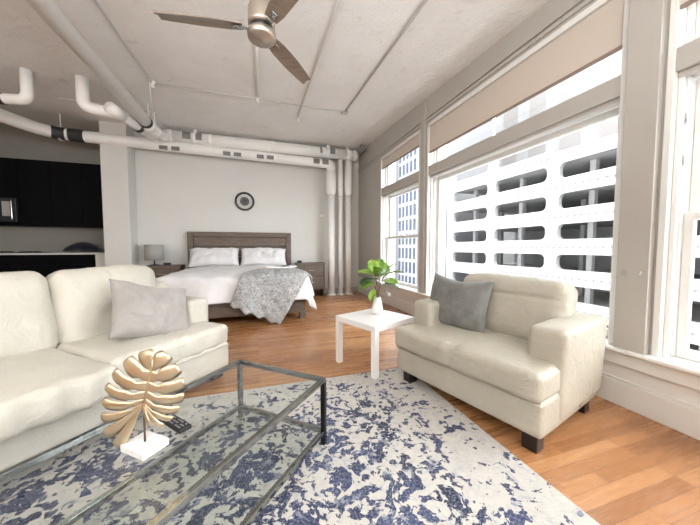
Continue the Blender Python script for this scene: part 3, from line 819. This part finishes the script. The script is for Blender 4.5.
def nightstand(x, label):
    t = thing('nightstand', label, 'nightstand', (x, 6.27, 0), 0, 'nightstands beside the bed')
    bm = bmesh.new(); bx(bm, -.32, .32, -.01, .38, .72, .755, .005); link('top', bm, M['bed_wood'], t)
    bm = bmesh.new(); bx(bm, -.31, -.28, .0, .38, .0, .72, .003); bx(bm, .28, .31, .0, .38, 0, .72, .003); bx(bm, -.28, .28, .02, .38, .16, .72); link('carcass', bm, M['bed_wood'], t)
    for z in (.18, .45):
        bm = bmesh.new(); bx(bm, -.275, .275, 0, .02, z, z + .255, .006); d = link('drawer', bm, M['bed_wood'], t)
        bm = bmesh.new(); tube(bm, arc_path([(-.06, 0, z + .14), (-.06, -.025, z + .14), (.06, -.025, z + .14), (.06, 0, z + .14)], .01, 3), .005, 8); link('handle', bm, M['nickel'], d, True)
    return t
nightstand(1.135, 'wooden nightstand between the bed and the vertical pipes')
nightstand(-1.74, 'wooden nightstand holding the smoky table lamp, half hidden behind the sofa')
t = thing('table_lamp', 'small table lamp with smoky grey drum shade on a nightstand', 'lamp', (-1.90, 6.42, .757))
bm = bmesh.new(); lathe(bm, [(.08, 0), (.08, .012), (.014, .02), (.012, .12), (.02, .13)], 24); link('base', bm, M['black_plastic'], t, True)
bm = bmesh.new(); lathe(bm, [(.155, .10), (.16, .10), (.16, .40), (.155, .40), (.155, .102)], 36); link('lamp_shade', bm, M['lamp_glass'], t, True)
bm = bmesh.new(); bx(bm, -.06, .06, -.03, .03, 0, .05, .006); bx(bm, -.05, .05, -.032, -.03, .008, .042); o = link('alarm_clock', bm, M['black_plastic'], loc=(-1.66, 6.33, .757)); tag(o, 'small black alarm clock beside the smoky table lamp', 'clock')
bm = bmesh.new(); bx(bm, -.05, .05, -.04, .04, 0, .055, .008); bx(bm, -.04, .04, -.042, -.04, .008, .045); o = link('alarm_clock', bm, M['black_plastic'], loc=(.89, 6.40, .757)); tag(o, 'small black alarm clock on the nightstand near the vertical pipes', 'clock')

# wall clock
t = thing('wall_clock', 'round black framed wall clock above the bed', 'clock', (-.245, YB - .002, 2.105))
def vdisc(prof, mat, name):
    bm = bmesh.new(); lathe(bm, prof, 48)
    for v in bm.verts: v.co = Vector((v.co.x, -v.co.z, v.co.y))
    return link(name, bm, mat, t, False)
vdisc([(.0001, 0), (.20, 0), (.205, .02), (.20, .035), (.165, .04), (.16, .015), (.0001, .014)], M['black_plastic'], 'frame')
vdisc([(.105, .015), (.158, .015), (.158, .018), (.105, .018)], nmat('pale_dial', (.55, .54, .52), .5), 'dial_ring')
vdisc([(.0001, .015), (.095, .015), (.095, .028), (.0001, .03)], nmat('dark_dial', (.05, .048, .045), .4), 'centre_disc')
bm = bmesh.new()
for k in range(24):
    a = R(15 * k); Mx = Matrix.Rotation(a, 4, 'Y'); bx(bm, -.002, .002, -.032, -.029, .05, .088, 0, 0, Mx)
for k in range(12):
    a = R(30 * k); Mx = Matrix.Rotation(a, 4, 'Y'); bx(bm, -.003, .003, -.022, -.018, .125, .15, 0, 0, Mx)
link('ornament', bm, M['ink'], t)
bm = bmesh.new(); bx(bm, -.006, .006, -.036, -.033, -.01, .09, .001, 0, Matrix.Rotation(R(60), 4, 'Y')); bx(bm, -.004, .004, -.039, -.036, -.01, .13, .001, 0, Matrix.Rotation(R(-40), 4, 'Y')); link('hands', bm, M['black_plastic'], t)
bm = bmesh.new(); bx(bm, -.05, .05, -.025, 0, -.03, .03, .01); bx(bm, -.02, .02, -.03, -.024, -.01, .01, .003); o = link('thermostat', bm, M['white_lacquer'], loc=(1.47, YB - .001, 1.86)); tag(o, 'small white thermostat on the back wall beside the vertical pipes', 'thermostat')

# ------------------------------------------------------------------ rug
cx, cy = (RUGX0 + RUGX1) / 2, (RUGY0 + RUGY1) / 2
bm = bmesh.new(); bx(bm, RUGX0 - cx, RUGX1 - cx, RUGY0 - cy, RUGY1 - cy, 0, .010, .004)
rug = link('area_rug', bm, M['rug'], loc=(cx, cy, .0)); tag(rug, 'large ivory and navy distressed floral area rug on the wood floor', 'rug')

# ------------------------------------------------------------------ sofa (local x = along, local y = toward its back)
def seam_strip(bm, pts, r=.004): tube(bm, pts, r, 6)
def groove(xs, w_=.012, d=.012):
    def f(p, q):
        for x0 in xs:
            p.z -= math.copysign(1, p.z) * d * math.exp(-((p.x - x0) / w_) ** 2) if abs(q[2]) > .5 else 0
            p.y -= math.copysign(1, p.y) * d * math.exp(-((p.x - x0) / w_) ** 2) if abs(q[1]) > .8 else 0
        return p
    return f
ZR = .0105   # rug surface
ang = math.atan2(math.cos(R(42)), math.sin(R(42)))        # along direction (sin42, cos42)
def uv(u_, v_):
    return (u_ * math.sin(R(42)) + v_ * math.cos(R(42)), u_ * math.cos(R(42)) - v_ * math.sin(R(42)))
# origin at u=-.34, v=-1.89 (front left foot line); local x -> u, local y -> -v
o_ = uv(0, -1.90)
S = thing('leather_sofa', 'long ivory leather sofa with loose back cushions behind the glass coffee table', 'sofa', (o_[0], o_[1], ZR), R(48))
LW = M['leather_white']
UL, UR, UM = -.34, 1.765, .90
bm = bmesh.new(); soft(bm, UL + .01, UR - .01, .0, .93, .09, .30, .025, 10); link('base_frame', bm, LW, S, True)
def wrinkle_front(amp, per, x0=0):
    def f(p, q):
        if q[1] < -.55 and abs(q[0]) < .97:
            k = (-.55 - q[1]) / .45
            p.z += amp * .5 * k * math.sin(p.x * per + 2 * math.sin(p.x * 7)) * .4
            p.y += amp * k * math.sin(p.x * per + 1.5 * math.sin(p.x * 5 + p.z * 8))
        for xx in (x0,):
            d = .011 * math.exp(-((p.x - xx) / .012) ** 2)
            if q[2] > .3: p.z -= d
            if q[1] < -.6: p.y += d
        return p
    return f
bm = bmesh.new(); soft(bm, -.13, UM - .004, -.135, .66, .275, .445, .04, 35, (0, .012, .022), .010, 4, wrinkle_front(.013, 44), 1.0); link('seat_cushion', bm, LW, S, True)
bm = bmesh.new(); soft(bm, UM + .004, UR, .0, .66, .275, .445, .04, 35, (0, .010, .022), .010, 4, wrinkle_front(.005, 34), 7.0); link('seat_cushion', bm, LW, S, True)
# arms, set back behind the wrapped seat front
for (a, b) in ((UL, UL + .21), (UR - .16, UR)):
    if a > 0: b += .045
    bm = bmesh.new(); soft(bm, a, b, .28, .97, .10, .64, .045, 14, (.004, 0, .008), .003, 5); link('armrest', bm, LW, S, True)
bm = bmesh.new(); soft(bm, UL, UL + .21, .0, .32, .10, .44, .04, 10); link('seat_corner', bm, LW, S, True)
bm = bmesh.new(); soft(bm, UL + .01, UR - .01, .74, .98, .10, .78, .06, 12); link('back_frame', bm, LW, S, True)
for (a, b, sd) in ((-.13, .925, 2.0), (.935, UR - .14, 9.0)):
    Mx = Matrix.Translation((0, .60, .42)) @ Matrix.Rotation(R(-13), 4, 'X')
    bm = bmesh.new()
    def bf(p, q):
        p.y += .010 * math.exp(-(p.x / .012) ** 2) * (1 if q[1] < -.3 else 0)
        p.y -= .012 * math.sin(q[2] * 5 + 3 * noise.noise(Vector((p.x * 3, p.z * 3, sd)))) * (1 if q[1] < 0 else 0) * (1 - q[0] ** 2)
        if q[2] < -.3: p.y -= .02 * (-.3 - q[2])
        return p
    soft(bm, a, b, .0, .23, -.02, .54, .085, 31, (.012, .035, .015), .012, 3.5, bf, sd, Mx); link('back_cushion', bm, LW, S, True)
for (x, y) in ((UL + .06, .06), (UR - .14, .05), (UL + .06, .88), (UR - .14, .88)):
    bm = bmesh.new(); bx(bm, x, x + .10, y, y + .10, 0, .10, .006); link('leg', bm, M['dark_wood'], S)
# seam cords
bm = bmesh.new()
seam_strip(bm, [(UM + .03, -.012, .278), (UR - .02, -.012, .278), ]); seam_strip(bm, [(UL + .02, -.008, .275), (UM, -.008, .275)])
link('piping', bm, LW, S, True)

def throw_pillow(name, loc, rot, w_, h_, t_, mat, label, seed):
    bm = pillow_bm(w_, h_, t_, .09, .014, seed, 36, .55)
    # centre crease
    for v in bm.verts:
        if v.co.z > 0: v.co.z -= .035 * math.exp(-(v.co.x / (w_ * .3)) ** 2) * (v.co.z / (h_ / 2)) ** 2
    o = link(name, bm, mat, None, True, loc=loc, rot=rot); return tag(o, label, 'pillow')
pp = uv(1.335, -2.22)
throw_pillow('throw_pillow', (pp[0], pp[1], ZR + .455 + .165), (R(-34), R(14), R(38)), .54, .46, .17, M['pillow_taupe'], 'taupe velvet throw pillow leaning on the ivory sofa by its arm', 3)

# ------------------------------------------------------------------ loveseat
LC = M['leather_cream']
th = math.atan2(-.964, .267)       # local x direction along the front, from far to near; local y toward its back
Q = thing('armchair', 'wide cream leather armchair with grey pillow, in front of the big window', 'armchair', (1.085, 2.09, 0), th)
W_, D_ = 1.085, .80
# local x runs (0.267,-0.964); its +90deg normal is (0.964,0.267) = toward the window
def sidefn(p, q): return p
bm = bmesh.new(); soft(bm, 0.0, W_, .0, D_, .095, .30, .025, 12, (0, 0, 0), .002, 4); link('base_frame', bm, LC, Q, True)
bm = bmesh.new(); soft(bm, -.01, W_ - .0, -.03, .60, 0.285, .45, .04, 37, (0, .012, .022), .008, 4, wrinkle_front(.002, 25), 3.0); link('seat_cushion', bm, LC, Q, True)
for (a, b, sd) in ((-.0, .19, 0), (W_ - .20, W_, 1)):
    bm = bmesh.new()
    def af(p, q):
        p.x += (.022 if sd else -.018) * max(0, (q[2] + 1) / 2) + (.006 if sd else -.006)
        return p
    soft(bm, a, b, .20, D_ + .07, .12, .645, .035, 18, (.002, 0, .006), .003, 5, af)
    ar = link('armrest', bm, LC, Q, True)
    bm = bmesh.new()
    xs = b + .004 if sd else a - .004
    seam_strip(bm, [(xs, .50, .13), (xs + (.022 if sd else -.018), .50, .61)], .003); link('seam', bm, LC, ar, True)
bm = bmesh.new(); soft(bm, .02, W_ - .02, D_ - .12, D_ + .075, .12, .60, .05, 12); link('back_frame', bm, LC, Q, True)
Mx = Matrix.Translation((0, .50, .42)) @ Matrix.Rotation(R(-12), 4, 'X')
bm = bmesh.new()
def bf2(p, q):
    for zz in (.10,):
        if q[1] < 0: p.y += .014 * math.exp(-((p.z - zz) / .015) ** 2) * (1 - q[0] ** 4)
    return p
soft(bm, .18, W_ - .11, .0, .22, .0, .475, .08, 34, (.01, .035, .02), .012, 3.5, bf2, 4.0, Mx); link('back_cushion', bm, LC, Q, True)
for (x, y) in ((.03, .03), (W_ - .13, .03), (.03, D_ - .10), (W_ - .13, D_ - .10)):
    bm = bmesh.new()
    v8 = bx(bm, x + .02, x + .10, y, y + .08, .0112 if x < .5 and y < .5 else 0.0, .10, .004)
    link('leg', bm, M['dark_wood'], Q)
bm = bmesh.new(); seam_strip(bm, [(.0, -.006, .283), (W_, -.006, .283)]); link('piping', bm, LC, Q, True)
lp = Matrix.Rotation(th, 4, 'Z') @ Vector((.265, .42, 0)) + Vector((1.085, 2.09, 0))
throw_pillow('throw_pillow', (lp.x, lp.y, .455 + .195), (R(-14), R(3), th + R(2)), .55, .44, .17, M['pillow_grey'], 'dark grey velvet throw pillow resting in the cream armchair', 8)

# ------------------------------------------------------------------ side table with plant
T_ = thing('side_table', 'square white side table standing between rug edge and armchair', 'table', (.905, 2.12, 0), R(22.5))
# local origin at front leg corner; local x right-back, local y left-back
s_ = .53
bm = bmesh.new(); bx(bm, 0, s_, 0, s_, .402, .452, .003); link('tabletop', bm, M['white_lacquer'], T_)
for (x, y) in ((0, 0), (s_ - .05, 0), (0, s_ - .05), (s_ - .05, s_ - .05)):
    bm = bmesh.new(); bx(bm, x + .001, x + .05, y + .001, y + .05, .0112 if x + y == 0 else 0.0, .402, .002); link('leg', bm, M['white_lacquer'], T_)
V = thing('potted_plant', 'green leafy stems in a white ribbed vase on the side table', 'plant', (1.11, 2.55, .453))
bm = bmesh.new(); lathe(bm, [(.0001, 0), (.052, .002), (.058, .012), (.052, .06), (.040, .12), (.032, .155), (.034, .165), (.029, .165), (.027, .15), (.0001, .14)], 48, wob=lambda a, z: 1 + .03 * math.cos(a * 2 * math.pi * 16))
link('vase', bm, M['ceramic'], V, True)
random.seed(4)
def leaf_bm(L_, W2, curl):
    bm = bmesh.new(); n = 10; k = 6; g_ = []
    for i in range(n + 1):
        t = i / n
        wv = W2 * (math.sin(math.pi * min(1, t ** .85)) ** .7) * (.62 + .5 * t) if 0 < t < 1 else .0015
        row = []
        for j in range(k + 1):
            s = -1 + 2 * j / k
            row.append(bm.verts.new((t * L_, s * wv, -curl * t * t * L_ + abs(s) * wv * .30 + .004 * math.sin(t * 30) * abs(s))))
        g_.append(row)
    for i in range(n):
        for j in range(k): bm.faces.new((g_[i][j], g_[i][j + 1], g_[i + 1][j + 1], g_[i + 1][j]))
    return bm
stem_pts = [((0, 0, .13), (.0, .005, .25), (-.02, .0, .34)), ((0, 0, .13), (.02, .0, .24), (.07, .01, .34)), ((0, 0, .13), (-.012, -.01, .20), (-.03, -.02, .25))]
bm = bmesh.new()
for sp in stem_pts: tube(bm, arc_path(sp, .05, 4), .005, 8)
link('stem', bm, M['stem'], V, True)
leaves = [((-.02, 0, .33), 150, 20, .15, .05), ((-.02, 0, .34), 100, 62, .14, .052), ((-.02, 0, .30), 200, 2, .15, .05), ((-.02, 0, .27), 170, -12, .13, .048),
          ((.05, .01, .33), 20, 45, .15, .05), ((.07, .01, .33), -20, 20, .15, .055), ((.07, .01, .32), 60, 65, .13, .05), ((.04, 0, .28), -60, 10, .14, .05),
          ((.06, 0, .26), -8, -8, .14, .05), ((0, 0, .31), -110, 35, .14, .052), ((-.03, -.02, .22), 215, -40, .10, .04), ((0, 0, .33), 250, 50, .12, .045), ((.03, .01, .34), 80, 75, .13, .05)]
for i, (p, az, el, Ln, Wd) in enumerate(leaves):
    bm = leaf_bm(Ln, Wd, .25)
    Mx = Matrix.Translation(p) @ Matrix.Rotation(R(az), 4, 'Z') @ Matrix.Rotation(R(-el), 4, 'Y') @ Matrix.Rotation(R(random.uniform(-35, 35)), 4, 'X')
    for v in bm.verts: v.co = Mx @ v.co
    o = link('leaf', bm, M['leaf_dark'] if i in (2, 8) else M['leaf'], V, True)
    md = o.modifiers.new('thick', 'SOLIDIFY'); md.thickness = .0012
for (p) in ((.0, -.06, .31), (.09, -.03, .215), (.03, -.055, .33)):
    bm = bmesh.new()
    for k in range(14):
        d = Vector((random.gauss(0, 1), random.gauss(0, 1), random.gauss(0, .7))).normalized() * random.uniform(.02, .036)
        b2 = leaf_bm(.03, .008, .1); Mx = Matrix.Translation(Vector(p) + d) @ d.to_track_quat('X', 'Z').to_matrix().to_4x4()
        vm = {v: bm.verts.new(Mx @ v.co) for v in b2.verts}
        for f in b2.faces: bm.faces.new([vm[v] for v in f.verts])
        b2.free()
    link('blossom', bm, M['petal'], V, True)

for ch in V.children:
    if not ch.name.startswith('vase'):
        ch.scale = (1.24, 1.24, 1.24); ch.location = (0, 0, -.03)
# ------------------------------------------------------------------ glass coffee table (local x = along u, local y = toward sofa)
o_ = uv(.12, -.745)
G = thing('coffee_table', 'rectangular glass coffee table with steel frame and lower shelf on the rug', 'table', (o_[0], o_[1], ZR), R(48))
LG, WG, HG, TB = 1.23, .63, .375, .023
def railbox(bm, z, bev=.002):
    bx(bm, 0, LG, 0, TB, z - TB, z, bev); bx(bm, 0, LG, WG - TB, WG, z - TB, z, bev)
    bx(bm, 0, TB, TB, WG - TB, z - TB, z, bev); bx(bm, LG - TB, LG, TB, WG - TB, z - TB, z, bev)
bm = bmesh.new(); railbox(bm, HG); link('top_frame', bm, M['steel'], G)
bm = bmesh.new(); railbox(bm, .085); link('shelf_frame', bm, M['steel'], G)
for (x, y) in ((0, 0), (LG - TB, 0), (0, WG - TB), (LG - TB, WG - TB)):
    bm = bmesh.new(); bx(bm, x - .001, x + TB + .001, y - .001, y + TB + .001, 0, HG - TB + .001, .002); link('leg', bm, M['steel_black'] if y == 0 else M['steel'], G)  # legs away from the sofa are darker than the rest of the frame
bm = bmesh.new(); bx(bm, TB * .5, LG - TB * .5, TB * .5, WG - TB * .5, HG + .0005, HG + .0085, .001); link('glass_top', bm, M['table_glass'], G)
bm = bmesh.new(); bx(bm, TB * .5, LG - TB * .5, TB * .5, WG - TB * .5, .0855, .0935, .001); link('glass_shelf', bm, M['table_glass'], G)
ZG = ZR + HG + .0090
# remote
bm = bmesh.new(); bx(bm, -.024, .024, -.082, .082, 0, .016, .004)
Rm = link('remote_control', bm, M['black_plastic'], loc=(-.325, 1.265, ZG), rot=(0, 0, R(40))); tag(Rm, 'black remote control with grey buttons on the glass table', 'remote')
bm = bmesh.new()
for i in range(3):
    for j in range(9):
        if (i + j) % 4 == 3: continue
        x = -.013 + i * .013; y = -.062 + j * .0135; bx(bm, x - .003, x + .003, y - .0035, y + .0035, .0155, .0175, .0008)
bx(bm, -.014, .014, .045, .062, .0155, .0172, .0008)
link('buttons', bm, M['grey_button'], Rm)

# monstera sculpture
SX, SY = -.387, 1.145
Z0 = thing('leaf_sculpture', 'gold monstera leaf sculpture on a white marble base on glass table', 'sculpture', (SX, SY, ZG), R(-12))
bm = bmesh.new(); bx(bm, -.060, .060, -.045, .045, 0, .024, .0015, 0, Matrix.Rotation(R(-28), 4, 'Z')); link('marble_base', bm, M['marble'], Z0)
bm = bmesh.new(); tube(bm, [(0, 0, .024), (0, 0, .165)], .0034, 10); link('rod', bm, M['bronze'], Z0, True)
# leaf plane: polar about the rod top, angle measured from the upward midrib
RAD = {-1: [(0, .190), (14, .180), (30, .170), (60, .150), (90, .137), (120, .148), (150, .172), (172, .165)],
       1: [(0, .190), (14, .178), (30, .160), (60, .138), (90, .118), (120, .108), (150, .095), (172, .065)]}
def rad(side, a):
    T = RAD[side]
    for (a0, r0), (a1, r1) in zip(T, T[1:]):
        if a <= a1: return r0 + (r1 - r0) * (a - a0) / (a1 - a0)
    return T[-1][1]
def leafpt(side, a, b):
    st = Vector((0, .158 * max(0, 1 - a / 112.0) ** 1.5))
    en = Vector((side * math.sin(R(a)), math.cos(R(a)))) * rad(side, a)
    d = en - st
    ct = st + d * .5 + Vector((side * .25 * d.length * .55 * (1 if a > 12 else 0) * .5, -.20 * d.length * min(1, a / 40)))
    return st * (1 - b) ** 2 + ct * 2 * b * (1 - b) + en * b * b
bm = bmesh.new()
NL = 8
for side in (-1, 1):
    for k in range(NL):
        ta, tb = 2 + 168 * k / NL, 2 + 168 * (k + 1) / NL
        nb = 18; na = 4; g_ = []
        for i in range(nb + 1):
            b = i / nb; row = []
            gap = .0
            if .16 < b < .40 and 1 <= k <= 5: gap = .34 * math.sin(math.pi * (b - .16) / .24) ** .7
            b0 = .68 if k < 2 else .50
            if b >= b0: gap = .15 * min(1, (b - b0) / .2) + .02 * b
            if b > .86: gap += ((b - .86) / .14) ** 2 * .20
            for j in range(na + 1):
                f = gap * .5 + (1 - gap) * j / na
                p2 = leafpt(side, ta + (tb - ta) * f, b * (1.0 if j not in (0, na) else .985))
                dz = .007 * math.sin(math.pi * j / na) * b - .030 * b * b + .022 * b - .010 * f * b
                row.append(bm.verts.new((p2.x, -dz, p2.y)))
            g_.append(row)
        for i in range(nb):
            for j in range(na): bm.faces.new((g_[i][j], g_[i + 1][j], g_[i + 1][j + 1], g_[i][j + 1]))
bmesh.ops.remove_doubles(bm, verts=bm.verts[:], dist=.0004)
Lf = link('leaf', bm, M['gold'], Z0, True, loc=(0, .004, .160), rot=(R(-6), R(10), R(0)))
md = Lf.modifiers.new('thick', 'SOLIDIFY'); md.thickness = .003; md.offset = 0
bm = bmesh.new(); tube(bm, [(0, -.001, -.01), (0, -.002, .06), (0, -.002, .12), (0, -.001, .172)], [.0045, .004, .003, .0015], 8)
link('midrib', bm, M['gold'], Lf, True)
